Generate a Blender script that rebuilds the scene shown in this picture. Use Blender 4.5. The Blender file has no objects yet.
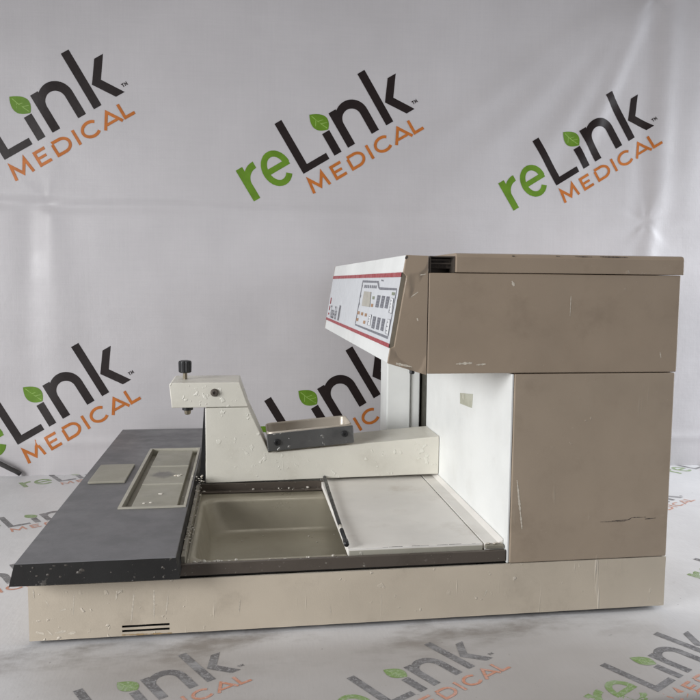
import bpy, math, random
from mathutils import Vector, Matrix, noise
random.seed(7)
scene = bpy.context.scene
COL = scene.collection

# ------------------------------------------------------------------ camera (solved from the photograph's vanishing lines; metres)
FPX, PAN, TILT, ROLL = 739.7, 0.14508, 0.09099, 0.00968
CAM = Vector((0.21828, -0.76444, 0.37198))
FW = Vector((math.sin(PAN)*math.cos(TILT), math.cos(PAN)*math.cos(TILT), -math.sin(TILT)))
_R = Vector((math.cos(PAN), -math.sin(PAN), 0)); _U = _R.cross(FW)
RT = _R*math.cos(ROLL) + _U*math.sin(ROLL)
UP = -_R*math.sin(ROLL) + _U*math.cos(ROLL)

def on_plane(px, py, n, d):
    """point of the real plane n.p = d seen at a photograph pixel (measuring aid)"""
    n = Vector(n)
    D = FW*FPX + RT*(px-350) + UP*(350-py)
    return CAM + D*((d - n.dot(CAM))/n.dot(D))
def at_y(px, py, y): return on_plane(px, py, (0, 1, 0), y)
def at_z(px, py, z): return on_plane(px, py, (0, 0, 1), z)
def at_x(px, py, x): return on_plane(px, py, (1, 0, 0), x)

cd = bpy.data.cameras.new('camera'); cam = bpy.data.objects.new('camera', cd); COL.objects.link(cam)
m = Matrix((RT, UP, -FW)).transposed().to_4x4(); m.translation = CAM
cam.matrix_world = m
cd.sensor_width = 36; cd.lens = FPX/700*36; cd.clip_start = 0.01; cd.clip_end = 200
scene.camera = cam

# ------------------------------------------------------------------ materials
def nodes(name):
    mt = bpy.data.materials.new(name); mt.use_nodes = True
    nt = mt.node_tree; b = nt.nodes['Principled BSDF']
    return mt, nt, b
def N(nt, t, **kw):
    n = nt.nodes.new(t)
    for k, v in kw.items():
        if k in n.inputs: n.inputs[k].default_value = v
        else: setattr(n, k, v)
    return n
def coords(nt, scale=(1, 1, 1), loc=(0, 0, 0)):
    tc = N(nt, 'ShaderNodeTexCoord'); mp = N(nt, 'ShaderNodeMapping')
    mp.inputs['Scale'].default_value = scale; mp.inputs['Location'].default_value = loc
    nt.links.new(tc.outputs['Object'], mp.inputs['Vector'])
    return mp.outputs['Vector']
def nz(nt, vec, scale, detail=3, rough=.55):
    n = N(nt, 'ShaderNodeTexNoise'); n.inputs['Scale'].default_value = scale
    n.inputs['Detail'].default_value = detail; n.inputs['Roughness'].default_value = rough
    nt.links.new(vec, n.inputs['Vector']); return n.outputs['Fac']
def ramp(nt, fac, a, b, va=0., vb=1.):
    n = N(nt, 'ShaderNodeMapRange'); n.interpolation_type = 'SMOOTHSTEP'
    nt.links.new(fac, n.inputs['Value'])
    n.inputs['From Min'].default_value = a; n.inputs['From Max'].default_value = b
    n.inputs['To Min'].default_value = va; n.inputs['To Max'].default_value = vb
    return n.outputs['Result']
def mul(nt, a, b, op='MULTIPLY'):
    n = N(nt, 'ShaderNodeMath', operation=op)
    for i, x in enumerate((a, b)):
        if isinstance(x, (int, float)): n.inputs[i].default_value = x
        else: nt.links.new(x, n.inputs[i])
    return n.outputs[0]
def mix(nt, fac, a, b, blend='MIX'):
    n = N(nt, 'ShaderNodeMix', data_type='RGBA', blend_type=blend)
    if isinstance(fac, (int, float)): n.inputs[0].default_value = fac
    else: nt.links.new(fac, n.inputs[0])
    for i, x in ((6, a), (7, b)):
        if isinstance(x, tuple): n.inputs[i].default_value = (*x[:3], 1)
        else: nt.links.new(x, n.inputs[i])
    return n.outputs[2]
def bump(nt, b, h, strength, dist, prev=None):
    n = N(nt, 'ShaderNodeBump'); n.inputs['Strength'].default_value = strength; n.inputs['Distance'].default_value = dist
    nt.links.new(h, n.inputs['Height'])
    if prev is not None: nt.links.new(prev, n.inputs['Normal'])
    nt.links.new(n.outputs['Normal'], b.inputs['Normal']); return n.outputs['Normal']

def smudge(nt, v, c, at, r, col, k):
    d = N(nt, 'ShaderNodeVectorMath', operation='DISTANCE'); nt.links.new(v, d.inputs[0]); d.inputs[1].default_value = at
    dd = mul(nt, d.outputs['Value'], mul(nt, nz(nt, v, 60, 4, .65), .035), 'ADD')
    return mix(nt, ramp(nt, dd, r+.022, r*.55+.017, 0, k), c, col)
def paint(name, col, rough=.42, wax=.5, streak=.3, dirt=.35, waxcol=(.70, .67, .60), dirtcol=(.15, .11, .075), metal=0., peel=.15, spec=.5, chips=0., patchy=.5, spot=None, relief=0):
    mt, nt, b = nodes(name)
    v = coords(nt)
    var = ramp(nt, nz(nt, v, 7, 5), .3, .7, .91, 1.06)
    c = mix(nt, 1., col, N(nt, 'ShaderNodeRGB').outputs[0], 'MIX') if False else None
    hs = N(nt, 'ShaderNodeHueSaturation'); hs.inputs['Color'].default_value = (*col, 1)
    nt.links.new(var, hs.inputs['Value']); c = hs.outputs[0]
    # grime film
    g = mul(nt, ramp(nt, nz(nt, v, 16, 8, .68), .50, .78), dirt)
    c = mix(nt, g, c, dirtcol)
    # fine pale dust specks
    sp = mul(nt, ramp(nt, nz(nt, v, 330, 2), .70, .76), .45*min(1, wax+.25))
    c = mix(nt, sp, c, waxcol)
    # wax: smeared patches of droplets, and thin runs down the panel
    patch = ramp(nt, nz(nt, coords(nt, loc=(3.1, 1.7, .4)), 11, 3), .60-.2*patchy, .72-.12*patchy)
    d1 = ramp(nt, nz(nt, v, 105, 3, .5), .64, .70)
    mk = mul(nt, mul(nt, d1, patch), wax)
    st = ramp(nt, nz(nt, coords(nt, (110, 110, 9), (.3, .9, .2)), 1, 3, .5), .66, .74)
    pst = ramp(nt, nz(nt, coords(nt, loc=(.8, 5.2, 2.4)), 8, 2), .50, .64)
    mk2 = mul(nt, mul(nt, st, pst), streak)
    mk = mul(nt, mk, mk2, 'MAXIMUM')
    c = mix(nt, mk, c, waxcol)
    if chips:
        ch = mul(nt, ramp(nt, nz(nt, coords(nt, loc=(7, 2, 5)), 48, 5, .6), .70, .715), chips)
        c = mix(nt, ch, c, (.42, .40, .37))
    if spot: c = smudge(nt, v, c, *spot)
    nt.links.new(c, b.inputs['Base Color'])
    r = mul(nt, ramp(nt, nz(nt, v, 22, 6, .65), .3, .7, rough-.09, rough+.13), mul(nt, mk, .12), 'ADD')
    nt.links.new(r, b.inputs['Roughness'])
    b.inputs['Metallic'].default_value = metal; b.inputs['Specular IOR Level'].default_value = spec
    n1 = bump(nt, b, nz(nt, v, 520, 2), peel, .0006)
    n2 = bump(nt, b, nz(nt, v, 9, 2), .25, .004, n1)
    if relief: n2 = bump(nt, b, ramp(nt, nz(nt, coords(nt, (26, 26, 17), (.2, .4, .9)), 1, 2, .4), .46, .54), relief, .0022, n2)
    bump(nt, b, mk, .55, .0016, n2)
    return mt
def plain(name, col, rough=.5, metal=0., var=.12, spec=.5, scale=60):
    mt, nt, b = nodes(name); v = coords(nt)
    hs = N(nt, 'ShaderNodeHueSaturation'); hs.inputs['Color'].default_value = (*col, 1)
    nt.links.new(ramp(nt, nz(nt, v, scale, 5, .65), .3, .7, 1-var, 1+var), hs.inputs['Value'])
    nt.links.new(hs.outputs[0], b.inputs['Base Color'])
    nt.links.new(ramp(nt, nz(nt, v, scale*1.7, 4), .3, .7, max(.05, rough-.1), rough+.1), b.inputs['Roughness'])
    b.inputs['Metallic'].default_value = metal; b.inputs['Specular IOR Level'].default_value = spec
    return mt

M = {}
M['tan'] = paint('tan_enamel', (.350, .274, .203), .40, wax=.42, streak=.42, dirt=.30, waxcol=(.47, .40, .32), patchy=.25)
M['tanlow'] = paint('tan_enamel_lower', (.375, .300, .226), .40, wax=.42, streak=.42, dirt=.30, waxcol=(.50, .43, .34), patchy=.3)
M['tancap'] = paint('tan_enamel_blistered', (.350, .274, .203), .38, wax=.42, streak=.3, dirt=.30, waxcol=(.47, .40, .32), patchy=.3, relief=.9)
M['base'] = paint('tan_enamel_waxy', (.555, .485, .390), .40, wax=.65, streak=.8, dirt=.26, waxcol=(.66, .60, .51), patchy=.7)
M['cream'] = paint('cream_enamel', (.69, .665, .590), .38, wax=.7, streak=.35, dirt=.26, waxcol=(.76, .74, .665), dirtcol=(.34, .30, .23), patchy=1.1)
M['white'] = paint('white_enamel', (.79, .80, .785), .42, wax=.25, streak=.2, dirt=.13, waxcol=(.84, .83, .79), dirtcol=(.42, .39, .32), patchy=.4)
M['lid'] = paint('white_lid', (.84, .81, .765), .48, wax=.4, streak=0, dirt=.42, waxcol=(.82, .80, .74), dirtcol=(.42, .35, .27), patchy=.5)
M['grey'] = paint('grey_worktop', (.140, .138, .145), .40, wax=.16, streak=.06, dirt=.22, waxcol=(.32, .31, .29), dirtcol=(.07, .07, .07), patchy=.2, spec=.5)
M['greyshade'] = paint('grey_worktop_shaded_edge', (.021, .020, .0195), .5, wax=.7, streak=.45, dirt=.5, waxcol=(.24, .215, .19), dirtcol=(.10, .085, .07), patchy=.9, chips=.5, spec=.3)  # worktop paint with the skirt's shade put into its colour, plus real chips
M['plate'] = paint('putty_plate', (.315, .300, .245), .40, wax=.4, streak=0, dirt=.45, waxcol=(.6, .58, .53), dirtcol=(.12, .11, .10), patchy=.35)
M['plateburnt'] = paint('putty_plate_marked', (.315, .300, .245), .40, wax=.4, streak=0, dirt=.45, waxcol=(.6, .58, .53), dirtcol=(.12, .11, .10), patchy=.35, spot=((.105, .304, .0946), .017, (.12, .112, .112), .75))
M['frame'] = paint('putty_frame', (.43, .41, .345), .4, wax=.4, streak=0, dirt=.35, waxcol=(.66, .64, .58), dirtcol=(.15, .13, .10))
M['tank'] = paint('tank_steel', (.34, .31, .24), .36, wax=.35, streak=.2, dirt=.30, waxcol=(.40, .37, .29), dirtcol=(.085, .068, .042), metal=.15, patchy=.3)
M['rail'] = paint('rail_bronze', (.115, .096, .080), .36, wax=.75, streak=.2, dirt=.4, waxcol=(.50, .47, .42), dirtcol=(.03, .022, .017), metal=.35, patchy=.45)
M['sidestrip'] = paint('grimy_strip', (.27, .25, .20), .42, wax=.9, streak=.2, dirt=.8, waxcol=(.62, .59, .52), dirtcol=(.05, .04, .032), metal=.2, patchy=.9)
M['black'] = plain('black_plastic', (.016, .016, .017), .38)
M['blackgap'] = plain('black_gap', (.012, .011, .010), .7)
M['darkmetal'] = paint('dark_tray_metal', (.17, .17, .168), .34, wax=.75, streak=.35, dirt=.4, waxcol=(.36, .35, .33), dirtcol=(.03, .03, .03), metal=.75, patchy=.6)
M['pan'] = paint('pan_metal', (.50, .45, .385), .45, wax=.25, streak=0, dirt=.35, waxcol=(.7, .67, .6), dirtcol=(.3, .23, .16), metal=.45)
M['brass'] = plain('dull_brass', (.22, .19, .14), .4, .7)
M['wax'] = plain('white_wax', (.58, .55, .49), .4, var=.25, scale=500)
M['panelgrey'] = plain('panel_print_grey', (.60, .615, .64), .5, var=.03)
M['panelside'] = plain('panel_edge_olive', (.20, .175, .135), .55)
M['red'] = plain('panel_red', (.33, .036, .044), .4, var=.08)
M['ink'] = plain('panel_dark_print', (.16, .165, .19), .4, var=.1)
M['inkmid'] = plain('panel_mid_print', (.135, .14, .165), .4, var=.15, scale=900)
M['lettering'] = plain('panel_lettering', (.12, .12, .14), .4)
M['bevelwear'] = plain('worn_edge', (.058, .050, .043), .5, var=.6, scale=700)
M['keygap'] = plain('panel_key_gap', (.26, .27, .30), .45, var=.05)
M['lcd'] = plain('display_beige', (.42, .40, .35), .5, var=.06)
M['orangekey'] = plain('panel_amber_key', (.36, .20, .10), .45)
M['greenkey'] = plain('panel_olive_key', (.22, .25, .17), .45)
M['whitekey'] = plain('panel_white_key', (.74, .75, .76), .4, var=.03)
M['tape'] = paint('old_tape', (.50, .50, .41), .5, wax=.6, streak=0, dirt=.7, waxcol=(.7, .68, .6), dirtcol=(.27, .26, .18), patchy=.9)
M['edge'] = plain('cream_edge', (.62, .56, .47), .45)
M['rust'] = plain('rust_stain', (.33, .225, .115), .6, var=.3, scale=200)
M['cable'] = plain('cable_rubber', (.045, .042, .042), .5)
M['liner'] = plain('dark_liner', (.05, .047, .036), .6)
M['scratch'] = plain('scratch', (.085, .070, .058), .6, var=.5, scale=400)
M['drip'] = plain('wax_drip', (.62, .56, .47), .42, var=.2, scale=300)

def vinyl(name, col, stains_shade=False):
    mt, nt, b = nodes(name); v = coords(nt)
    hs = N(nt, 'ShaderNodeHueSaturation'); hs.inputs['Color'].default_value = (*col, 1)
    nt.links.new(ramp(nt, nz(nt, v, 5, 5), .3, .7, .955, 1.035), hs.inputs['Value'])
    c = hs.outputs[0]
    # woven scrim showing through the vinyl
    w1 = nz(nt, coords(nt, (14, 14, 420)), 1, 2); w2 = nz(nt, coords(nt, (420, 60, 14)), 1, 2)
    w = mul(nt, w1, w2, 'ADD')
    c = mix(nt, ramp(nt, w, .8, 1.25, 0, .09), c, (.36, .35, .37))
    if stains_shade:
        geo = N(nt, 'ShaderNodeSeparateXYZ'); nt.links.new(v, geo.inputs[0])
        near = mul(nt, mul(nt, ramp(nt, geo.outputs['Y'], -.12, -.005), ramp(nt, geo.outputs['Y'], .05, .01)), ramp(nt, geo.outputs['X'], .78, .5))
        grime_shade = mul(nt, mul(nt, ramp(nt, geo.outputs['Y'], .02, -.06), ramp(nt, geo.outputs['X'], .90, .55)), ramp(nt, geo.outputs['X'], -.12, .12))  # broad grime, doubling as the machine's shade painted onto the table
        fl = mul(nt, ramp(nt, nz(nt, coords(nt, (3, 7, 1), (5, 2, 0)), 1, 3, .5), .25, .70, .65, 1.), grime_shade)
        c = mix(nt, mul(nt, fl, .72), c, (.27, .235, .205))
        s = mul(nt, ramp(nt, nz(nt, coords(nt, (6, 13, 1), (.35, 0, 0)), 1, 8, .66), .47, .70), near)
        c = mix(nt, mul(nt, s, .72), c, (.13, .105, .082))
        big = ramp(nt, nz(nt, coords(nt, loc=(2, 3, 0)), 5, 7, .66), .42, .72)
        c = mix(nt, mul(nt, big, .13), c, (.36, .335, .32))
        blot = ramp(nt, nz(nt, coords(nt, loc=(8, 1, 0)), 34, 5, .6), .66, .73)
        c = mix(nt, mul(nt, blot, .12), c, (.22, .20, .18))
        sp = ramp(nt, nz(nt, coords(nt, loc=(1, 9, 0)), 150, 2), .75, .78)
        c = mix(nt, mul(nt, sp, .5), c, (.14, .13, .12))
        hair = ramp(nt, nz(nt, coords(nt, (9, 60, 1), (.5, .2, 0)), 1, 6, .7), .70, .73)
        c = mix(nt, mul(nt, hair, .22), c, (.80, .79, .78))
    nt.links.new(c, b.inputs['Base Color'])
    b.inputs['Specular IOR Level'].default_value = .38
    nt.links.new(ramp(nt, nz(nt, v, 12, 6), .3, .7, .36, .50), b.inputs['Roughness'])
    n1 = bump(nt, b, w, .10, .0008)
    bump(nt, b, nz(nt, v, 26, 4, .6), .22, .0035, n1)
    return mt
def inkmat(name, col, worn=0., under=(.55, .54, .54)):
    mt, nt, b = nodes(name); v = coords(nt)
    if worn:
        s = ramp(nt, nz(nt, coords(nt, (22, 60, 30)), 1, 8, .75), .42, .70, .04, .42*worn)
        f = ramp(nt, nz(nt, coords(nt, loc=(4, 4, 4)), 420, 3, .6), .45, .68, 0., .42*worn)
        c = mix(nt, mul(nt, s, f, 'MAXIMUM'), col, under)
        nt.links.new(c, b.inputs['Base Color'])
    else:
        hs = N(nt, 'ShaderNodeHueSaturation'); hs.inputs['Color'].default_value = (*col, 1)
        nt.links.new(ramp(nt, nz(nt, v, 60, 4), .3, .7, .9, 1.1), hs.inputs['Value'])
        nt.links.new(hs.outputs[0], b.inputs['Base Color'])
    b.inputs['Roughness'].default_value = .42; b.inputs['Specular IOR Level'].default_value = .3
    bump(nt, b, nz(nt, v, 26, 4, .6), .2, .003)
    return mt
VIN = (.52, .50, .512)
TVIN = (.655, .65, .66)
M['vinyl'] = vinyl('banner_vinyl', VIN)
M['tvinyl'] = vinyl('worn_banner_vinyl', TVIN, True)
LOGO = {'k': (.016, .010, .010), 'g': (.115, .225, .018), 'o': (.47, .145, .028), 'l': (.26, .40, .10)}
for k, c in LOGO.items():
    M['ink_'+k] = inkmat('banner_ink_'+k, c)
    cc = {'k': (.115, .110, .113), 'g': (.17, .27, .07), 'o': (.52, .22, .13), 'l': (.28, .40, .16)}[k]
    M['worn_'+k] = inkmat('worn_ink_'+k, cc, .85, TVIN)
    M['faded_'+k] = inkmat('faded_ink_'+k, cc, 1.25, TVIN)

# ------------------------------------------------------------------ mesh helpers
class MB:
    def __init__(s): s.v = []; s.f = []; s.mi = []; s.mats = []
    def mat(s, k):
        if k not in s.mats: s.mats.append(k)
        return s.mats.index(k)
    def add(s, vs, fs, k):
        o = len(s.v); s.v += [tuple(p) for p in vs]; i = s.mat(k)
        for f in fs: s.f.append(tuple(a+o for a in f)); s.mi.append(i)
    def box(s, x0, x1, y0, y1, z0, z1, k):
        vs = [(x, y, z) for z in (z0, z1) for y in (y0, y1) for x in (x0, x1)]
        s.add(vs, [(0, 2, 3, 1), (4, 5, 7, 6), (0, 1, 5, 4), (2, 6, 7, 3), (0, 4, 6, 2), (1, 3, 7, 5)], k); return s
    def prism(s, poly, y0, y1, k):
        """poly = (x, z) counter-clockwise seen from -Y"""
        n = len(poly)
        vs = [(x, y0, z) for x, z in poly] + [(x, y1, z) for x, z in poly]
        fs = [tuple(range(n)), tuple(range(2*n-1, n-1, -1))]
        fs += [(i, i+n, (i+1) % n + n, (i+1) % n) for i in range(n)]
        s.add(vs, fs, k); return s
    def loops(s, ls, k, cap0=False, cap1=False, closed=True):
        n = len(ls[0]); vs = [p for l in ls for p in l]; fs = []
        for j in range(len(ls)-1):
            for i in range(n if closed else n-1):
                fs.append((j*n+i, j*n+(i+1) % n, (j+1)*n+(i+1) % n, (j+1)*n+i))
        if cap0: fs.append(tuple(range(n-1, -1, -1)))
        if cap1: fs.append(tuple((len(ls)-1)*n+i for i in range(n)))
        s.add(vs, fs, k); return s
    def lathe(s, c, axis, prof, k, seg=28):
        """prof = (distance along axis, radius)"""
        a = Vector(axis).normalized(); t = Vector((1, 0, 0)) if abs(a.x) < .9 else Vector((0, 1, 0))
        e1 = a.cross(t).normalized(); e2 = a.cross(e1); c = Vector(c)
        ls = [[c + a*d + (e1*math.cos(2*math.pi*i/seg) + e2*math.sin(2*math.pi*i/seg))*r for i in range(seg)] for d, r in prof]
        return s.loops(ls, k, True, True)
    def tube(s, pts, r, k, seg=12):
        pts = [Vector(p) for p in pts]; ls = []
        for i, p in enumerate(pts):
            d = (pts[min(i+1, len(pts)-1)] - pts[max(i-1, 0)]).normalized()
            e1 = d.cross(Vector((0, 0, 1)))
            if e1.length < 1e-3: e1 = d.cross(Vector((1, 0, 0)))
            e1.normalize(); e2 = d.cross(e1)
            ls.append([p + (e1*math.cos(2*math.pi*j/seg) + e2*math.sin(2*math.pi*j/seg))*r for j in range(seg)])
        return s.loops(ls, k, True, True)
    def quad(s, a, b, c, d, k): s.add([a, b, c, d], [(0, 1, 2, 3)], k); return s
    def blob(s, c, r, k, flat=.5, thin=1.):
        seg, rings = 7, 4; vs = []; fs = []
        rx = [random.uniform(.7, 1.3)*r for _ in range(seg)]
        for j in range(1, rings):
            t = math.pi*j/rings
            for i in range(seg):
                a = 2*math.pi*i/seg
                vs.append((c[0]+rx[i]*math.sin(t)*math.cos(a), c[1]+rx[i]*math.sin(t)*math.sin(a)*thin, c[2]+r*flat*math.cos(t)))
        vs += [(c[0], c[1], c[2]+r*flat), (c[0], c[1], c[2]-r*flat)]
        n = len(vs)
        for j in range(rings-2):
            for i in range(seg): fs.append((j*seg+i, (j+1)*seg+i, (j+1)*seg+(i+1) % seg, j*seg+(i+1) % seg))
        for i in range(seg):
            fs.append((n-2, i, (i+1) % seg)); fs.append((n-1, (rings-2)*seg+(i+1) % seg, (rings-2)*seg+i))
        s.add(vs, fs, k)
    def build(s, name, parent=None, bevel=0, smooth=False, seg=2, angle=35):
        me = bpy.data.meshes.new(name); me.from_pydata(s.v, [], s.f)
        for k in s.mats: me.materials.append(M[k])
        me.polygons.foreach_set('material_index', s.mi)
        if smooth: me.polygons.foreach_set('use_smooth', [True]*len(me.polygons))
        me.update()
        o = bpy.data.objects.new(name, me); COL.objects.link(o)
        if bevel:
            md = o.modifiers.new('Bevel', 'BEVEL'); md.width = bevel; md.segments = seg; md.limit_method = 'ANGLE'; md.angle_limit = math.radians(angle)
            md.harden_normals = False
        if parent is not None:
            o.parent = parent; o.matrix_parent_inverse = parent.matrix_world.inverted() if False else Matrix.Translation(-parent.location)
        return o
def thing(name, loc, label, cat):
    o = bpy.data.objects.new(name, None); COL.objects.link(o); o.location = loc; o.empty_display_size = .05
    o['label'] = label; o['category'] = cat; return o
def rrect(x0, x1, y0, y1, r, z, n=6):
    out = []
    for cx, cy, a0 in ((x1-r, y1-r, 0), (x0+r, y1-r, 90), (x0+r, y0+r, 180), (x1-r, y0+r, 270)):
        for i in range(n+1):
            a = math.radians(a0+90*i/n); out.append((cx+r*math.cos(a), cy+r*math.sin(a), z))
    return out

# ------------------------------------------------------------------ the printed mark: strokes in logo units (baseline of the big letters = 0)
def arc(cx, cy, rx, ry, a0, a1, n=18):
    return [(cx+rx*math.cos(math.radians(a0+(a1-a0)*i/n)), cy+ry*math.sin(math.radians(a0+(a1-a0)*i/n))) for i in range(n+1)]
def stroke_poly(path, w):
    """left and right borders of a mitred ribbon"""
    L = []; Rr = []; n = len(path)
    for i, p in enumerate(path):
        p = Vector(p)
        d0 = (p-Vector(path[i-1])).normalized() if i > 0 else None
        d1 = (Vector(path[i+1])-p).normalized() if i < n-1 else None
        if d0 is None: d0 = d1
        if d1 is None: d1 = d0
        t = (d0+d1)
        t = t.normalized() if t.length > 1e-6 else d0
        nn = Vector((-t.y, t.x)); c = max(.35, nn.dot(Vector((-d1.y, d1.x))))
        L.append(p+nn*w/2/c); Rr.append(p-nn*w/2/c)
    return L, Rr
def dense(path, step):
    out = [path[0]]
    for a, b in zip(path, path[1:]):
        n = max(1, int(math.hypot(b[0]-a[0], b[1]-a[1])/step))
        out += [(a[0]+(b[0]-a[0])*i/n, a[1]+(b[1]-a[1])*i/n) for i in range(1, n+1)]
    return out
S = []   # (ink, [(left border point, right border point)...])
def st(ink, path, w):
    L, Rr = stroke_poly(dense(path, 14), w); S.append((ink, list(zip(L, Rr))))
def ribbon(ink, A, B):   # polygon given by two borders
    out = []
    for i in range(len(A)-1):
        for j in range(6 if i < len(A)-2 else 7):
            t = j/6
            out.append((Vector(A[i]).lerp(Vector(A[i+1]), t), Vector(B[i]).lerp(Vector(B[i+1]), t)))
    S.append((ink, out))
# r e
st('g', [(-169, 4), (-169, 118)], 24)
S.append(('g', list(zip([Vector(p) for p in arc(-120, 66, 52, 50, 178, 88, 14)], [Vector(p) for p in arc(-120, 54, 37.5, 39, 178, 88, 14)]))))
st('g', [(-103, 60), (-16, 60)], 19)
st('g', arc(-62, 59, 38, 50, 0, 318, 26), 20)
# L i n k
ribbon('k', [(5, 184), (5, 0)], [(31, 184), (31, 22.1)])
ribbon('k', [(5, 0), (104, 0)], [(30.9, 22), (104, 22)])
st('k', [(137, 0), (137, 80)], 27)
st('k', [(189, 0), (189, 127)], 27)
S.append(('k', list(zip([Vector(p) for p in arc(238, 78, 56, 57, 178, 0, 24)], [Vector(p) for p in arc(234.5, 74, 32, 33, 178, 0, 24)]))))
ribbon('k', [(294, 78.5), (294, 0)], [(266.5, 74.5), (266.5, 0)])
st('k', [(336, 0), (336, 189)], 27)
ribbon('k', [(403, 129), (356, 66), (401, 0)], [(434, 129), (388, 66), (432, 0)])
# tm
st('k', [(434, 24), (442, 24)], 2.4); st('k', [(438, 23), (438, 14)], 2.4)
st('k', [(444, 14), (445, 24), (448, 17), (451, 24), (452, 14)], 2.2)
# leaf
def leaf_side(a, k):
    p0, p1, p2 = Vector((119, 154)), Vector(k), Vector((149, 83))
    return [(p0*(1-t)**2 + p1*2*t*(1-t) + p2*t*t) for t in [i/12 for i in range(13)]]
S.append(('g', list(zip(leaf_side(0, (88, 96)), leaf_side(1, (190, 128))))))
st('l', [(123, 146), (133, 118), (148, 88)], 2.2)
st('l', [(131, 122), (150, 118)], 1.8); st('l', [(136, 111), (157, 104)], 1.8); st('l', [(128, 128), (118, 112)], 1.8)
# MEDICAL
b0, t0, W9 = -72, -22, 9.5
st('o', [(4, b0), (10, t0-3), (34, b0+10), (58, t0-3), (64, b0)], W9)
st('o', [(130, t0-4.5), (93, t0-4.5), (93, b0+4.5), (131, b0+4.5)], W9); st('o', [(98, -47), (124, -47)], W9-1)
st('o', [(155, t0-4.5), (178, t0-4.5)] + arc(181, -47, 25, 20.5, 85, -85, 12) + [(178, b0+4.5), (155, b0+4.5), (155, t0-9.5)], W9)
st('o', [(231, b0), (231, t0)], W9)
st('o', arc(283, -47, 28, 22, 42, 318, 20), W9)
st('o', [(320, b0), (351, t0-4), (382, b0)], W9); st('o', [(333, -60), (369, -60)], W9-1)
st('o', [(393, t0), (393, b0+4.5), (427, b0+4.5)], W9)

def print_logo(mb, surf, leaf, ang, sc, pre):
    """surf(a, b, lift) gives the point of the cloth; leaf = its (a, b) of logo point (136,117)"""
    ca, sa = math.cos(ang), math.sin(ang)
    for i, (ink, pr) in enumerate(S):
        lift = (.00032 if pre == 'ink_' else .00014) + .000005*i
        ls = []
        for L, Rr in pr:
            row = []
            for t in (0, .5, 1):
                q = Vector(L).lerp(Vector(Rr), t)
                u, v = (q.x-136)*sc, (q.y-117)*sc
                row.append(surf(leaf[0]+u*ca-v*sa, leaf[1]+u*sa+v*ca, lift))
            ls.append(row)
        mb.loops(ls, pre+ink, closed=False)

# ------------------------------------------------------------------ backdrop: hung vinyl banner
BN = Vector((.0497, 1, 0)); BD = .688; BNn = BN.normalized(); BT = Vector((BNn.y, -BNn.x, 0))  # BT runs to the right
B0 = Vector((0, BD, 0))
def bd_st(px, py):
    p = on_plane(px, py, BN, BD); return ((p-B0).dot(BT), p.z)
PX = bd_st(200, 200); PX2 = bd_st(201, 200); PXM = PX2[0]-PX[0]     # one photo pixel there, in metres
def g(x, w): return math.exp(-(x/w)**2)
def sm(x, a, b):
    t = min(1, max(0, (x-a)/(b-a))); return t*t*(3-2*t)
CL = bd_st(47, 204); CR = bd_st(645, 222); CT = bd_st(655, -4); LOWZ = bd_st(80, 443)[1]
def cloth(s, z):
    """displacement towards the camera"""
    d = 0.
    d += .0065*noise.noise((s*2.2, z*2.0, 3.3)) + .0016*noise.noise((s*7, z*4, 8.1)) + .0006*noise.noise((s*21, z*16, 1.1))
    # long horizontal storage crease through both pinches
    zc = CL[1] + (CR[1]-CL[1])*(s-CL[0])/(CR[0]-CL[0]) + .004*noise.noise((s*6, 0, 0))
    a = .0050*(1-.78*sm(s, CL[0]+.15, CL[0]+.7)) + .0004*sm(s, CR[0]-.25, CR[0])
    d -= a*g(z-zc, .011); d += .5*a*sm(zc-z, -.05, .0)*sm(z-zc, -.16, .0)
    d += .0022*g(z-LOWZ-.006*noise.noise((s*5, 2, 0)), .009)*sm(s, -.3, -.12)
    # vertical storage crease on the left
    below = sm(CL[1]-z, -.005, .02)*(1-.55*sm(CL[1]-z, .05, .34))
    wv = .020+.03*sm(CL[1]-z, 0, .3)
    d += (.0042*below+.0010)*g(s-CL[0]-.004+.006*noise.noise((0, z*5, 4)), wv) - .0050*below*g(s-CL[0]+.03, .03)
    # right hand vertical folds running up from the pinch
    up = sm(z-CR[1], -.02, .05)
    xl = s-CR[0]-(z-CR[1])*.035
    d += up*(.0048*g(xl-.022, .024) - .0020*g(xl+.016, .020) + .0022*g(xl-.080, .034))
    d += (1-up)*(.0045*g(s-CR[0]-.008, .02))
    # slanting drag folds towards the upper pinch
    for k, (sl, off, am, w) in enumerate(((.42, -.02, .0055, .020), (.62, -.05, .0050, .030), (.95, -.1, .0040, .036), (1.25, -.16, .0030, .04))):
        ln = (s-CT[0]) - (z-CT[1])*sl - off*.4
        d += am*g(ln, w)*sm(CT[1]-z, -.02, .06)*(1-sm(CT[1]-z, .22, .42))
    # puckers round each pinch
    for c, n_, amp, R0 in ((CL, 5, .0007, .050), (CR, 6, .0010, .065), (CT, 5, .0014, .08)):
        dx, dz = s-c[0], z-c[1]; r = math.hypot(dx, dz)
        if r < R0*2.5:
            a_ = math.atan2(dz, dx)
            d += amp*math.cos(n_*a_+2.5*noise.noise((a_*1.3, c[0], 0)))*math.exp(-(r/R0)**1.3)*sm(r, .002, .02)
            d -= .0018*g(r, .011)
    # slack corner low on the left
    ln = (s+.235)+(z-.03)*.9
    d += .006*g(ln, .03)*sm(.09-z, 0, .08)
    return d
def bd_surf(s, z, lift=0.):
    return B0 + BT*s + Vector((0, 0, z)) - BNn*(cloth(s, z)+lift)
def axis(lo, a, b, hi, fine, coarse):
    out = []; x = lo
    while x < a: out.append(x); x += coarse
    x = a
    while x < b: out.append(x); x += fine
    x = b
    while x <= hi+1e-6: out.append(x); x += coarse
    return out
mb = MB()
ss = axis(-1.1, -.36, 1.30, 2.0, .0042, .04); zz = axis(-.03, .0, 1.0, 1.6, .0042, .04)
mb.loops([[bd_surf(s, z) for s in ss] for z in zz], 'vinyl', closed=False)
nM, nE = Vector((0, -72)), Vector((427, -71))
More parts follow.
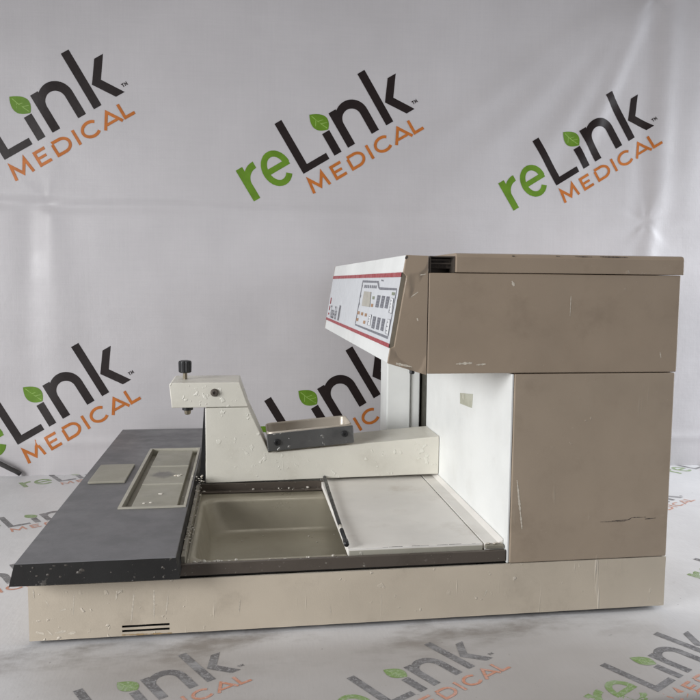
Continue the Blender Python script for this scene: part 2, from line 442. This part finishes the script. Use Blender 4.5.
for (m0, e0) in (((313.4, 194.1), (424.1, 129)), ((564.8, 203.3), (661.7, 143.6)), ((28.6, 463.9), (141.5, 398.7)), ((15, 181), (135.5, 113.5)), ((302.5, 466), (411, 400.5))):
    A = Vector(bd_st(*m0)); E_ = Vector(bd_st(*e0)); dv = E_-A
    sc = dv.length/427; ang = math.atan2(dv.y, dv.x)
    ca, sa = math.cos(ang), math.sin(ang); u, v = 136*sc, (117+72)*sc
    leaf = (A.x+u*ca-v*sa, A.y+u*sa+v*ca)
    print_logo(mb, bd_surf, leaf, ang, sc, 'ink_')
bd = mb.build('backdrop', smooth=True); bd['kind'] = 'structure'
bd['label'] = 'white vinyl banner hung behind the machine with rows of slanted reLink MEDICAL logos'

# ------------------------------------------------------------------ table under a worn banner
tb = thing('table', (.5, .25, 0), 'table covered by a worn, stained white banner printed with faded logos', 'table')
YF = -.1705; ER = .006
def tb_h(x, y):
    h = -.0011 + .0010*noise.noise((x*4, y*4, 2)) + .0004*noise.noise((x*15, y*11, 6))
    if y < YF+ER:
        t = min(1, max(0, (YF+ER-y))/ER)
        h -= ER*(1-math.sqrt(max(0, 1-t*t)))
    return min(h, -.0002)
def tb_surf(x, y, lift=0.):
    if y < YF: return Vector((x, YF-.0003-lift, tb_h(x, YF)-(YF-y)))
    if y < YF+ER:
        t = (YF+ER-y)/ER
        return Vector((x, y-lift*t, tb_h(x, y)+lift*math.sqrt(max(0, 1-t*t))))
    return Vector((x, y, tb_h(x, y)+lift))
mb = MB()
xs = axis(-1.2, -.35, 1.3, 2.2, .008, .05)
ys = [YF-.004, YF-.0005] + [YF+ER*(1-math.sin(math.radians(a))) for a in range(90, 0, -6)] + [YF+ER+i*.008 for i in range(int((.80-YF)/.008))]
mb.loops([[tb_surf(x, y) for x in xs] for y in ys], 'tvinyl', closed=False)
for c in range(-2, 5):
    for k in range(0, 4):
        lx, ly = .1127+.2505*c+.012*k, -.0902-.0085*c+.2595*k
        print_logo(mb, tb_surf, (lx, ly), math.radians(30.8), .000328, 'faded_' if (c >= 3 or k == 3) else 'worn_')
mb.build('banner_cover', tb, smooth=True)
# the lower layer that hangs over the front edge
def sk_surf(x, z, lift=0.):
    return Vector((x, YF+.0012-.012*sm(-z, .02, .3)-.004*noise.noise((x*5, z*2, 5))*sm(-z, .0, .1)-lift, z))
mb = MB()
zs = [-.0085-i*.01 for i in range(40)]
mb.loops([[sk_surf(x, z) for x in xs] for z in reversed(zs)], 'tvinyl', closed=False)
for c in range(-3, 6):
    print_logo(mb, sk_surf, (.555+.2505*c, -.030+.04), math.radians(30.8), .000328, 'worn_') if False else print_logo(mb, sk_surf, (.515+.2505*c, -.075), math.radians(30.8), .000328, 'worn_')
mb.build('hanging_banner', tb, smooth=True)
mb = MB(); mb.box(-1.2, 2.2, YF+.001, .80, -.04, -.0165, 'white'); mb.build('tabletop', tb)

# ------------------------------------------------------------------ the machine
st_ = thing('embedding_station', (.35, .3, 0), 'beige and white tissue embedding machine with grey worktop, open tank and overhanging control head', 'lab machine')
Z1, Z2, Z3 = .0616, .2751, .3835
X1, X2, XR = .5085, .4128, .6995

# base housing with the two cut vent slots
mb = MB()
x_cuts = [.002, .0937, .1418, XR]; z_cuts = [.0036, .0079, .0101, .0128, .0150, Z1]
T = .003
def holed(y, flip):
    for i in range(3):
        for j in range(5):
            if i == 1 and j in (1, 3): continue
            xa, xb, za, zb = x_cuts[i], x_cuts[i+1], z_cuts[j], z_cuts[j+1]
            q = [(xa, y, za), (xb, y, za), (xb, y, zb), (xa, y, zb)]
            mb.quad(*(q if not flip else q[::-1]), 'base')
holed(0, False); holed(T, True)
for j in (1, 3):
    xa, xb, za, zb = x_cuts[1], x_cuts[2], z_cuts[j], z_cuts[j+1]
    mb.quad((xa, 0, za), (xb, 0, za), (xb, T, za), (xa, T, za), 'blackgap'); mb.quad((xa, T, zb), (xb, T, zb), (xb, 0, zb), (xa, 0, zb), 'blackgap')
    mb.quad((xa, 0, za), (xa, T, za), (xa, T, zb), (xa, 0, zb), 'blackgap'); mb.quad((xb, T, za), (xb, 0, za), (xb, 0, zb), (xb, T, zb), 'blackgap')
mb.quad((x_cuts[0], 0, Z1), (XR, 0, Z1), (XR, T, Z1), (x_cuts[0], T, Z1), 'edge')
mb.quad((x_cuts[0], T, .0036), (XR, T, .0036), (XR, 0, .0036), (x_cuts[0], 0, .0036), 'base')
mb.quad((x_cuts[0], T, .0036), (x_cuts[0], 0, .0036), (x_cuts[0], 0, Z1), (x_cuts[0], T, Z1), 'base')
mb.quad((XR, 0, .0036), (XR, T, .0036), (XR, T, Z1), (XR, 0, Z1), 'base')
mb.box(.002, .005, T+.0005, .62, .0036, .078, 'base'); mb.box(XR-.003, XR, T+.0005, .60, .0036, Z1, 'base')
mb.box(.006, XR-.004, .612, .615, .0036, Z1, 'base')
mb.box(.085, .150, .020, .024, .004, .06, 'blackgap')
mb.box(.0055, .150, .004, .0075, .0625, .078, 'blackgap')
# wax film, drips and scuffs on the front panel
MARKS = [0]
def mark(mb, pts, w, k, y=0, lift=.00008):
    MARKS[0] += 1; lift += .000006*(MARKS[0] % 25)
    P = [at_y(px, py, y-lift) for px, py in pts]
    n = max(2, len(P)); L = []
    pth = dense([(p.x, p.z) for p in P], .0013)
    A, B = stroke_poly(pth, 1)
    ls = []
    for i, (a, b) in enumerate(zip(A, B)):
        c = (a+b)/2; t = i/(len(A)-1)
        ww = w*(.35+.65*math.sin(math.pi*min(1, .12+t*.8)))*random.uniform(.35, 1.35)/2
        dn = (a-b).normalized()
        p, q = c+dn*ww, c-dn*ww
        ls.append([(q.x, y-lift, q.y), (p.x, y-lift, p.y)])
    mb.loops(ls, k, closed=False)
for pts, w in (([(74, 594), (73, 615)], .0012), ([(134, 594), (131, 622)], .0016), ([(154, 590), (154, 618)], .0018), ([(168, 596), (166, 614)], .0012), ([(45, 600), (49, 606)], .0015),
               ([(60, 611), (66, 609)], .0018), ([(36, 632), (44, 634)], .0026), ([(47, 630), (52, 635)], .0022), ([(55, 633), (66, 631)], .0026), ([(68, 634), (76, 632)], .0024), ([(33, 590), (34, 598)], .002), ([(330, 606), (331, 614)], .0012), ([(240, 600), (239, 612)], .001),
               ([(117, 592), (116, 600)], .002), ([(487, 590), (484, 596)], .0018)):
    mark(mb, pts, w, 'drip')
mark(mb, [(122, 635), (150, 634), (172, 633)], .0016, 'rust')
base = mb.build('base_housing', st_)

for x, y in ((.03, .03), (.67, .03), (.03, .58), (.67, .58)):
    mb = MB(); mb.lathe((x, y, -.0012), (0, 0, 1), [(0, .011), (.004, .0125), (.010, .0125)], 'black', 20); mb.build('rubber_foot', st_)
mb = MB(); mb.box(.006, XR-.004, .006, .611, .0040, .0055, 'blackgap'); mb.build('floor_pan', st_)
# rear cabinet
mb = MB(); mb.box(X1+.003, XR, .0, .60, Z1+.0008, Z2-.0006, 'tanlow')
mark(mb, [(612, 521), (628, 520), (632, 517.5), (646, 517)], .0009, 'scratch'); mark(mb, [(645, 519), (656, 518)], .0009, 'scratch'); mark(mb, [(600, 522), (625, 521.3)], .0007, 'scratch')
mark(mb, [(517, 480), (519, 500), (522, 529)], .0022, 'drip'); 
mb.build('rear_cabinet', st_, bevel=.0012)
mb = MB(); mb.box(X1, X1+.0025, .0008, .373, .0625, Z2-.0008, 'white')
rw = mb.build('recess_wall', st_, bevel=.0006)
mb = MB()
tp = [at_x(px, py, X1-.0006) for px, py in ((460, 393), (472.5, 394), (472, 404), (471.5, 408), (460, 403.5))]
mb.add(tp + [p+Vector((.0005, 0, 0)) for p in tp], [(4, 3, 2, 1, 0), (0, 1, 6, 5), (1, 2, 7, 6), (2, 3, 8, 7), (3, 4, 9, 8), (4, 0, 5, 9)], 'tape')
mb.build('tape_scrap', rw)
# head cabinet, lid, slot
mb = MB(); mb.box(X2+.0006, XR+.0015, .0, .60, Z2+.0004, Z3-.0004, 'tan')
for pts, w in (([(571, 296), (570, 316)], .0009), ([(512, 281), (514, 286)], .0026), ([(456, 364), (472, 363)], .0026), ([(476, 365), (486, 364)], .0018), ([(660, 352), (661, 358)], .0012)):
    mark(mb, pts, w, 'drip')
mb.build('head_cabinet', st_, bevel=.0012)
mb = MB()
lx0, lx1 = .4424, .7035
mb.loops([[(x, y, z) for (y, z) in ((-.0012, Z3+.0003), (-.0012, .3998), (.0006, .4033), (.004, .4042), (.60, .4042), (.60, Z3+.0003))] for x in (lx0, lx1)], 'tan', True, True)
for pts in ([(556, 256.2), (560, 256.6)], [(575, 256.6), (592, 257)], [(600, 256.8), (628, 257.4)], [(512, 256), (515, 256.3)]): mark(mb, pts, .0011, 'scratch', -.0013)
mb.build('top_lid', st_, bevel=.0008)
mb = MB()
mb.box(X2+.0015, lx0, .030, .034, Z3, .4008, 'rail'); mb.box(X2+.0015, X2+.003, .002, .60, Z3, .4008, 'rail'); mb.box(lx0-.0015, lx0-.0002, .002, .60, Z3, .4008, 'rail')
mb.box(X2+.003, lx0-.0016, .016, .0295, Z3+.0045, .3985, 'scratch'); mb.box(X2+.003, lx0-.0016, .012, .0150, .3925, .3940, 'rail'); mb.box(X2+.003, lx0-.0016, .0145, .0155, .3965, .3978, 'rail'); mb.box(X2+.003, lx0-.0016, .003, .6, .3996, .4008, 'rail')
mb.build('slot_liner', st_)

# control head: fascia, panel, end caps
TN, BNr = Vector((.3888, 0, .4014)), Vector((.3703, 0, .2871))
SD = (BNr-TN); SL = SD.length; SDn = SD.normalized()
FN = Vector((SDn.z, 0, -SDn.x)); FN = FN if FN.x < 0 else -FN      # out of the fascia
def fz(v, inn=0.):
    p = TN+SD*v - FN*inn; return (p.x, p.z)
va, vb = .16, .86
cap = [fz(0), fz(va), fz(va+.03, .0040), fz(vb-.02, .0040), fz(vb), fz(1), (X2, .2743), (X2, .4008)]
for y0, y1 in ((0, .004), (.6, .604)):
    mb = MB(); mb.prism(cap, y0, y1, 'tancap')
    if y0 == 0:
        for pts, w in (([(411, 297), (418, 292)], .0016), ([(396, 363.5), (412, 367)], .0030), ([(420, 275), (426, 274)], .0018), ([(417, 318), (418, 321)], .0016)):
            mark(mb, pts, w, 'drip')
        mark(mb, [(405.6, 259), (407.6, 255.6)], .0026, 'scratch')
    mb.build('head_end_cap', st_, bevel=.0007)
mb = MB()
mb.prism([fz(0), fz(va), fz(va, .0075), fz(vb, .0075), fz(vb), fz(1), (X2-.001, .2760), (X2-.001, .4000)], .0042, .5998, 'white')
fa = mb.build('head_fascia', st_, bevel=.0006)
def pp(y, v, out=0.):
    p = TN+SD*v+FN*out; return Vector((p.x, y, p.z))
mb = MB()
# slab: y from near end to far end
def slab(y0, y1, v0, v1, out, th, k, kside):
    a = [pp(y0, v0, out), pp(y1, v0, out), pp(y1, v1, out), pp(y0, v1, out)]
    b = [pp(y0, v0, out-th), pp(y1, v0, out-th), pp(y1, v1, out-th), pp(y0, v1, out-th)]
    mb.add(a+b, [(0, 1, 2, 3), (4, 7, 6, 5)], k)
    mb.add(a+b, [(0, 4, 5, 1), (1, 5, 6, 2), (2, 6, 7, 3), (3, 7, 4, 0)], kside)
slab(.0048, .5992, va+.002, vb-.002, .0006, .0078, 'panelgrey', 'panelside')
def on_panel(px, py, out):
    n = FN; d = n.dot(TN+FN*out); p = on_plane(px, py, n, d); return p
def dec(pts, k, out=.0009):
    P = [on_panel(350+x/9.3333, 275+y/9.3333, out) for x, y in pts]
    n = (P[1]-P[0]).cross(P[2]-P[0])
    if n.dot(FN) < 0: P = P[::-1]
    mb.add(P, [tuple(range(len(P)))], k)
for v0, v1 in ((.16, .203), (.822, .86)):
    mb.add([pp(.0042, v0, .0010), pp(.5994, v0, .0010), pp(.5994, v1, .0010), pp(.0042, v1, .0010)], [(0, 1, 2, 3)], 'red')
dec([(118, 50), (268, 55), (270, 74), (116, 70)], 'ink'); dec([(256, 74.5), (270, 75), (276, 136), (263, 120)], 'ink')
dec([(271, 114), (435, 122), (437, 143), (274, 136.5)], 'ink')
dec([(114, 71), (119, 71), (52, 453), (47, 452)], 'inkmid'); dec([(46, 454), (354, 573), (350, 598), (47, 470)], 'ink')
dec([(431, 144), (437, 144), (357, 572), (351, 570)], 'inkmid')
for i in range(7):
    x = 136+i*17; dec([(x, 92+i*.8), (x+10, 92.5+i*.8), (x+7, 120+i*.8), (x-4, 119+i*.8)], 'inkmid')
for a, b in ((112, 92), (97, 185), (85, 255)): dec([(a, b), (a+7, b+1), (a+2, b+26), (a-6, b+25)], 'ink')
for (x, y, k) in ((218, 212, 'greenkey'), (205, 283, 'orangekey'), (80, 352, 'orangekey'), (112, 362, 'orangekey'), (147, 372, 'orangekey'), (68, 415, 'orangekey'), (132, 440, 'orangekey')):
    dec([(x-8, y-15), (x+11, y-13), (x+7, y+16), (x-12, y+13)], k)
for i in range(3):
    x = 256+i*43; y = 188+i*5
    dec([(x, y), (x+28, y+3), (x+6, y+116), (x-22, y+110)], 'inkmid')
    for j in range(4): dec([(x-1-j*5.4, y+22+j*25), (x+24-j*5.4, y+25+j*25), (x+23-j*5.4, y+30+j*25), (x-2-j*5.4, y+27+j*25)], 'keygap', .0012)
    x = 217+i*42; y = 383+i*11
    dec([(x, y), (x+26, y+6), (x+6, y+120), (x-20, y+110)], 'inkmid')
    for j in range(4): dec([(x-1-j*5, y+20+j*25), (x+22-j*5, y+25+j*25), (x+21-j*5, y+30+j*25), (x-2-j*5, y+25+j*25)], 'keygap', .0012)
def keybox(q, k='whitekey'):
    cx = sum(p[0] for p in q)/4; cy = sum(p[1] for p in q)/4
    dec(q, 'ink', .0009); dec([(cx+(x-cx)*(.72), cy+(y-cy)*.95) for x, y in q], k, .0012)
keybox([(383, 212), (411, 217), (387, 362), (358, 352)]); keybox([(350, 410), (380, 416), (356, 556), (324, 544)]); keybox([(180, 364), (204, 370), (186, 475), (158, 466)])
dec([(392, 158), (422, 163), (415, 192), (387, 187)], 'greenkey')
for x, y in ((382, 240), (378, 270), (373, 300), (366, 330), (180, 385), (176, 410), (171, 435), (350, 440), (345, 480), (340, 520)): dec([(x-3, y-5), (x+5, y-4), (x+3, y+5), (x-5, y+4)], 'ink', .0014)
for x, y in ((292, 42), (300, 44), (308, 46)): dec([(x, y), (x+5, y+1), (x+4, y+14), (x-1, y+13)], 'inkmid')
for v0, v1 in ((.50, .60), (.63, .70), (.74, .77)):
    mb.add([pp(.568, v0, .0011), pp(.580, v0, .0011), pp(.580, v1, .0011), pp(.568, v1, .0011)], [(0, 1, 2, 3)], 'red')
cp = mb.build('control_panel', fa)
mb = MB()
dec([(130, 152), (196, 158), (182, 298), (108, 288)], 'lcd', .0013)
mb.build('display', cp)
# maker's lettering low at the far end (built as strokes from the built-in font)
def lettering(txt, y0, v0, size, k, sx=1.0, lift=.0012):
    cu = bpy.data.curves.new('lettering', 'FONT'); cu.body = txt; cu.size = 1; cu.offset = .006
    ob = bpy.data.objects.new('lettering', cu); COL.objects.link(ob)
    dg = bpy.context.evaluated_depsgraph_get(); me = ob.evaluated_get(dg).to_mesh()
    vs = [v.co.copy() for v in me.vertices]; fs = [tuple(p.vertices) for p in me.polygons]
    ob.evaluated_get(dg).to_mesh_clear(); bpy.data.objects.remove(ob); bpy.data.curves.remove(cu)
    P = []
    for c in vs:
        p = TN+SD*v0+FN*lift-SDn*(c.y*size); P.append((p.x, y0-c.x*size*sx, p.z))
    mb.add(P, fs, k)
mb = MB()
lettering('Tissue-Tek', .553, .800, .031, 'lettering', .64); mb.build('panel_lettering', cp)
mb = MB(); lettering('III', .446, .800, .036, 'lettering', .80); mb.build('panel_numeral', cp)

# support column at the back of the recess and a fixing under the head
mb = MB(); mb.box(.4495, .4885, .400, .456, .080, Z2+.012, 'white'); mb.build('support_column', st_, bevel=.002)
mb = MB(); mb.box(.4897, .5050, .404, .456, .080, Z2+.012, 'white'); mb.build('column_cover', st_, bevel=.0015)
mb = MB(); mb.box(.5060, .5090, .47, .474, .080, Z2+.01, 'blackgap'); mb.box(.5092, .5112, .3745, .598, .080, Z2-.001, 'liner'); mb.build('column_backing', st_)
mb = MB(); q = at_y(412, 371, .010); mb.lathe((q.x, .010, Z2+.006), (0, 0, -1), [(0, .0028), (.006, .0028), (.0068, .002)], 'black', 14); mb.build('fixing_screw', st_, smooth=False)

# worktop
mb = MB()
def wt(z, x0, x1, y0, y1): return [(x0, y0, z), (x1, y0, z), (x1, y1, z), (x0, y1, z)]
top = (-.0026, .1505, -.0235, .640)
# upper skin with the well for the plates cut out
wx0, wx1, wy0, wy1 = .0712, .1462, .1455, .4640
ty = [top[2], wy0, wy1, top[3]]; tx = [top[0], wx0, wx1, top[1]]
for i in range(3):
    for j in range(3):
        if i == 1 and j == 1: continue
        mb.quad((tx[i], ty[j], .095), (tx[i+1], ty[j], .095), (tx[i+1], ty[j+1], .095), (tx[i], ty[j+1], .095), 'grey')
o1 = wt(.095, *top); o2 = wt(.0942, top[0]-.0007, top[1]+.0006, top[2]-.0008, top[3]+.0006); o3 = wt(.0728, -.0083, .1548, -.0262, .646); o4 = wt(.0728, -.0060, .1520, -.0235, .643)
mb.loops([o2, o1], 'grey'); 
mb.loops([o3, o2], 'greyshade'); mb.loops([o4, o3], 'greyshade')
w_in = [(wx0, wy0), (wx1, wy0), (wx1, wy1), (wx0, wy1)]
mb.loops([[(x, y, .0855) for x, y in w_in], [(x, y, .095) for x, y in w_in]][::-1], 'frame')
mb.quad((wx0, wy0, .0855), (wx1, wy0, .0855), (wx1, wy1, .0855), (wx0, wy1, .0855), 'sidestrip')
mb.build('worktop', st_)
py_gap = (.2520, .3520); pxs = (.0822, .1375)
mb = MB()
fo = [(x, y) for x, y in ((wx0-.0035, wy0-.0035), (wx1+.0025, wy0-.0035), (wx1+.0025, wy1+.0035), (wx0-.0035, wy1+.0035))]
fi = [(wx0+.0006, wy0+.0006), (wx1-.0006, wy0+.0006), (wx1-.0006, wy1-.0006), (wx0+.0006, wy1-.0006)]
mb.loops([[(x, y, .0952) for x, y in fo], [(x, y, .0968) for x, y in fo], [(x, y, .0968) for x, y in fi], [(x, y, .0880) for x, y in fi]], 'frame')
for yy in py_gap:
    mb.box(pxs[0]+.0002, pxs[1]-.0002, yy-.0028, yy+.0004, .0857, .0930, 'blackgap'); mb.box(pxs[0]+.0002, pxs[1]-.0002, yy+.0006, yy+.0027, .0857, .0955, 'frame')
mb.build('plate_frame', st_)
pxs = (.0822, .1375); py = [.1490, .2520, .3520, .4600]
for i in range(3):
    mb = MB(); mb.box(pxs[0], pxs[1], py[i]+.0030, py[i+1]-.0030, .0862, .0946, ('plate', 'plateburnt', 'plate')[i])
    if i == 1:
        mb.blob((.128, .296, .0948), .0040, 'wax', .4); mb.blob((.131, .301, .0948), .0025, 'wax', .4); mb.blob((.1235, .297, .0948), .0032, 'drip', .3)
    if i == 0:
        mb.blob((.112, .206, .0948), .0035, 'wax', .3); mb.blob((.104, .168, .0948), .0028, 'wax', .3); mb.blob((.096, .166, .0948), .0022, 'wax', .3)
    mb.build('cooling_plate', st_, bevel=.0009)
mb = MB(); mb.box(.0095, .0585, .2618, .3580, .0953, .0985, 'plate'); mb.build('square_plate', st_, bevel=.0007)

# chips and wax flecks along the worktop's front edge
mb = MB()
for px, py, r in ((82, 571, .0042), (79, 573, .0030), (51, 569, .0022), (54, 566, .0016), (48, 575, .0018), (66, 565.5, .0020), (94, 564.5, .0018), (103, 568, .0016), (126, 566, .0022), (127, 571, .0014), (139, 573, .0018), (150, 566, .0015), (152, 573, .0020), (165, 568, .0016), (168, 574, .0018), (112, 575, .0015), (33, 568, .0014), (37, 576, .0017), (60, 577, .0013), (97, 577, .0013), (143, 562, .0013), (161, 562, .0015)):
    t = (py-564)/20; p = at_y(px, py, -.0244-.0018*t)
    mb.blob((p.x, p.y, p.z), r*random.uniform(.7, 1.1), 'bevelwear', random.uniform(.5, 1.), .04)
mb.build('edge_wear', st_, smooth=True)
# tank, rails
mb = MB()
ls = [rrect(.1540, .5060, .0060, .2860, .004, .0705), rrect(.1540, .5060, .0060, .2860, .004, .0722), rrect(.1625, .500, .0240, .2520, .016, .0716), rrect(.1650, .4985, .0270, .2490, .018, .0706),
      rrect(.1668, .4975, .0285, .2470, .020, .0670), rrect(.1755, .488, .0350, .2320, .026, .0350), rrect(.1790, .485, .0380, .2280, .026, .0315), rrect(.1850, .480, .0440, .2220, .024, .0300)]
mb.loops(ls, 'tank', cap1=True)
mb.build('wax_tank', st_, smooth=True)
mb = MB(); mb.box(.1485, .5075, .0008, .0060, .0646, .0770, 'rail'); mb.box(.1500, .5072, .0045, .0075, .0618, .0644, 'blackgap')
mb.build('tank_rail', st_, bevel=.0006)
mb = MB(); mb.box(.1545, .3350, .2865, .2905, .0724, .0836, 'rail'); mb.box(.1545, .3340, .2760, .2864, .0724, .0745, 'rail'); mb.build('tank_rail', st_, bevel=.0006)
mb = MB(); mb.box(.1535, .1580, .0062, .2862, .0724, .0840, 'sidestrip'); mb.box(.1582, .1608, .0062, .2755, .0723, .0738, 'sidestrip'); mb.build('tank_rail', st_, bevel=.0006)
# sliding lid with its rod, and the sill beside it
mb = MB(); mb.box(.3318, .4842, .0118, .3110, .0742, .0822, 'lid')
mb.box(.3330, .4838, .0109, .0115, .0745, .0802, 'frame')
for _ in range(15):
    x = random.uniform(.352, .475); mb.box(x, x+random.uniform(.003, .012), .0121, .0121+random.uniform(.0005, .0010), .0820, .08235, 'scratch')
li = mb.build('sliding_lid', st_, bevel=.0010)
mb = MB(); mb.tube([(.3300, .0200, .0880), (.3318, .10, .0868), (.3345, .22, .0872), (.3370, .304, .0884)], .0024, 'black')
mb.tube([(.3300, .0120, .0874), (.3302, .0220, .0880)], .0030, 'black'); mb.tube([(.3305, .060, .0874), (.3309, .072, .0873)], .0028, 'wax')
mb.build('lid_rod', li, smooth=True)
mb = MB(); mb.prism([(.4862, .0742), (.5080, .0742), (.5080, .0866), (.5020, .0824), (.4862, .0822)], .0118, .3140, 'lid')
mb.box(.4862, .5070, .0062, .0116, .0774, .0812, 'sidestrip')
mb.build('lid_sill', st_, bevel=.0006)
mb = MB(); mb.box(.158, .508, .3150, .610, .066, .0795, 'cream'); mb.build('rear_deck', st_, bevel=.001)

# dispensing arm
AY0, AY1 = .290, .370
mb = MB()
mb.prism([(.1660, .0840), (.5080, .0882), (.5080, .1455), (.2560, .1262), (.2262, .1932), (.1660, .1926)], AY0, AY1, 'cream')
ab = mb.build('arm_base', st_, bevel=.0011)
mb = MB()
mb.prism([(.1196, .1936), (.2264, .1940), (.2142, .2292), (.1190, .2294), (.1164, .2270)], AY0-.0006, AY1+.0006, 'cream')
ah = mb.build('arm_head', st_, bevel=.0011)
mb = MB()
prof = [(0, .0030), (.0095, .0030), (.0096, .0070), (.0110, .0087), (.0245, .0090), (.0268, .0082), (.0275, .0060)]
seg = 40; c = Vector((.1355, .330, .2292)); lsk = []
for d, r in prof:
    lsk.append([c+Vector((math.cos(2*math.pi*i/seg)*r*(1+(.045*(-1)**(i//2) if r > .0065 else 0)), math.sin(2*math.pi*i/seg)*r*(1+(.045*(-1)**(i//2) if r > .0065 else 0)), d)) for i in range(seg)])
mb.loops(lsk[:3], 'brass', True); mb.loops(lsk[2:], 'black', False, True)
mb.build('adjustment_knob', ah)
mb = MB(); mb.lathe((.1385, .330, .1936), (0, 0, -1), [(0, .0066), (.0095, .0066), (.0097, .0050), (.0150, .0044), (.0165, .0030)], 'brass'); mb.lathe((.1385, .330, .1934), (0, 0, -1), [(.0010, .0082), (.0095, .0078)], 'black'); mb.build('nozzle', ah, smooth=False)
mb = MB(); mb.lathe((.1790, AY0-.0005, .2150), (0, -1, 0), [(0, .0056), (.0015, .0056), (.0030, .0046), (.0046, .0038), (.0048, .0020), (.0030, .0018)], 'scratch'); mb.build('side_screw', ah, smooth=False)
mb = MB(); mb.prism([(.1572, .0850), (.1652, .0850), (.1652, .1925), (.1640, .1925)], AY0+.001, AY0+.006, 'black'); es = mb.build('edge_strip', st_)

# wax crumbs, as one loose scatter
mb = MB()
for _ in range(46):
    x = random.uniform(.164, .196) if random.random() < .75 else random.uniform(.17, .33); r = random.uniform(.0008, .0026)
    mb.blob((x, random.uniform(.0085, .019), .0722+r*.4), r, 'wax', .7)
for _ in range(13):
    r = random.choice((.0005, .0006, .0008, .0011, .0018, .0024))*random.uniform(.8, 1.2); mb.blob((random.uniform(.160, .334), random.uniform(.277, .2862), .0745+r*.3), r, 'wax', .5)
for _ in range(60):
    r = random.uniform(.0005, .0015); mb.blob((random.uniform(.1535, .162), random.uniform(.02, .29), .0840+r*.1), r, random.choice(('wax', 'drip', 'rail')), .5)
for _ in range(22):
    r = random.uniform(.0006, .0018); mb.blob((random.uniform(.148, .164), random.uniform(.265, .289), .0850+random.uniform(0, .012)), r, random.choice(('wax', 'wax', 'drip')), .8)
for _ in range(18):
    r = random.uniform(.0006, .0016); mb.blob((random.uniform(.19, .48), random.uniform(.06, .22), .0302+r*.2), r, 'wax', .4)
for _ in range(14):
    r = random.uniform(.0006, .0014); mb.blob((random.uniform(.486, .507), random.uniform(.0085, .013), .082+r*.2), r, 'drip', .6)
for _ in range(12):      # droplets stuck to the flank of the arm
    r = random.uniform(.0004, .0013)
    x, z = (random.uniform(.122, .218), random.uniform(.196, .226)) if random.random() < .55 else (random.uniform(.170, .222), random.uniform(.10, .19))
    mb.blob((x, AY0-.0006, z), r, 'cream', random.uniform(.8, 1.9), .15)
wc = mb.build('wax_crumbs', st_, smooth=True); wc['kind'] = 'stuff'

# ------------------------------------------------------------------ steel tray lying on the slope of the arm
tr = thing('metal_tray', (.2540, .283, .1285), 'small dark steel tray with two black screws resting on the sloping arm', 'tray')
tr.rotation_euler = (0, -math.radians(4.9), 0)
def child(mb, name, **kw):
    o = mb.build(name, None, **kw); o.parent = tr; return o
w, d, h = .1255, .074, .0262
mb = MB(); mb.box(0, w, 0, .0030, .0004, h, 'darkmetal'); child(mb, 'front_plate', bevel=.0012)
mb = MB()
def rr(i, z): return rrect(.0008+i, w-.0008-i, .0034+i, d-i, max(.002, .010-i*.5), z)
mb.loops([rr(.002, .0006), rr(0, .0035), rr(0, h+.0012), rr(.0006, h+.0022), rr(.0016, h+.0018), rr(.0020, h-.001), rr(.0040, .008), rr(.0075, .0055)], 'pan', True, True); child(mb, 'pan', smooth=True)
for x in (.0145, .1125):
    mb = MB(); mb.lathe((x, -.0001, .0135 if x < .05 else .0155), (0, -1, 0), [(0, .0048), (.0012, .0048), (.0026, .0040), (.0027, .0022), (.0012, .0020)], 'black', 24); child(mb, 'screw')

# ------------------------------------------------------------------ cable at the foot of the banner
mb = MB()
cp_ = [(-.62, .690, .175), (-.50, .688, .135), (-.40, .686, .098), (-.31, .684, .062), (-.26, .681, .040), (-.232, .679, .0265), (-.216, .681, .0165), (-.206, .685, .0095), (-.200, .688, .0040)]
mb.tube(cp_, .0044, 'cable'); cb = mb.build('black_cable', smooth=True)
cb['label'] = 'dark cable sloping down to the table at the left foot of the banner'; cb['category'] = 'cable'

# ------------------------------------------------------------------ light
def area(name, loc, target, sx, sy, power, col, spread=180):
    l = bpy.data.lights.new(name, 'AREA'); l.shape = 'RECTANGLE'; l.size = sx; l.size_y = sy; l.energy = power; l.color = col; l.spread = math.radians(spread)
    o = bpy.data.objects.new(name, l); COL.objects.link(o); o.location = loc
    o.rotation_euler = (Vector(target)-Vector(loc)).to_track_quat('-Z', 'Y').to_euler(); return o
area('window_light', (-1.45, -.80, .62), (.28, .25, .03), 1.0, .8, 10.4, (.98, .99, 1.0), 86)
area('ceiling_light', (.35, -.05, 2.2), (.35, .1, 0), 1.6, 1.0, 2, (1.0, .965, .92), 80)
area('side_light', (2.1, .15, .50), (.95, .40, .05), .9, .7, 11, (.90, .95, 1.0), 105)
wd = bpy.data.worlds.new('World'); scene.world = wd; wd.use_nodes = True
wn = wd.node_tree; bg = wn.nodes['Background']
wt_ = N(wn, 'ShaderNodeTexCoord'); wsx = N(wn, 'ShaderNodeSeparateXYZ'); wn.links.new(wt_.outputs['Generated'], wsx.inputs[0])
wr = ramp(wn, wsx.outputs['Z'], .0, .75, 1., .30)      # a room: bright at window height, dim ceiling
wc_ = mix(wn, wr, (0, 0, 0), (.985, .975, 1.0)); wn.links.new(wc_, bg.inputs[0]); bg.inputs[1].default_value = .22

scene.view_settings.view_transform = 'Standard'; scene.view_settings.look = 'None'
scene.view_settings.exposure = 0.14; scene.view_settings.gamma = 1
scene.render.engine = 'CYCLES'; scene.cycles.use_denoising = True
scene.render.resolution_x = scene.render.resolution_y = 1024
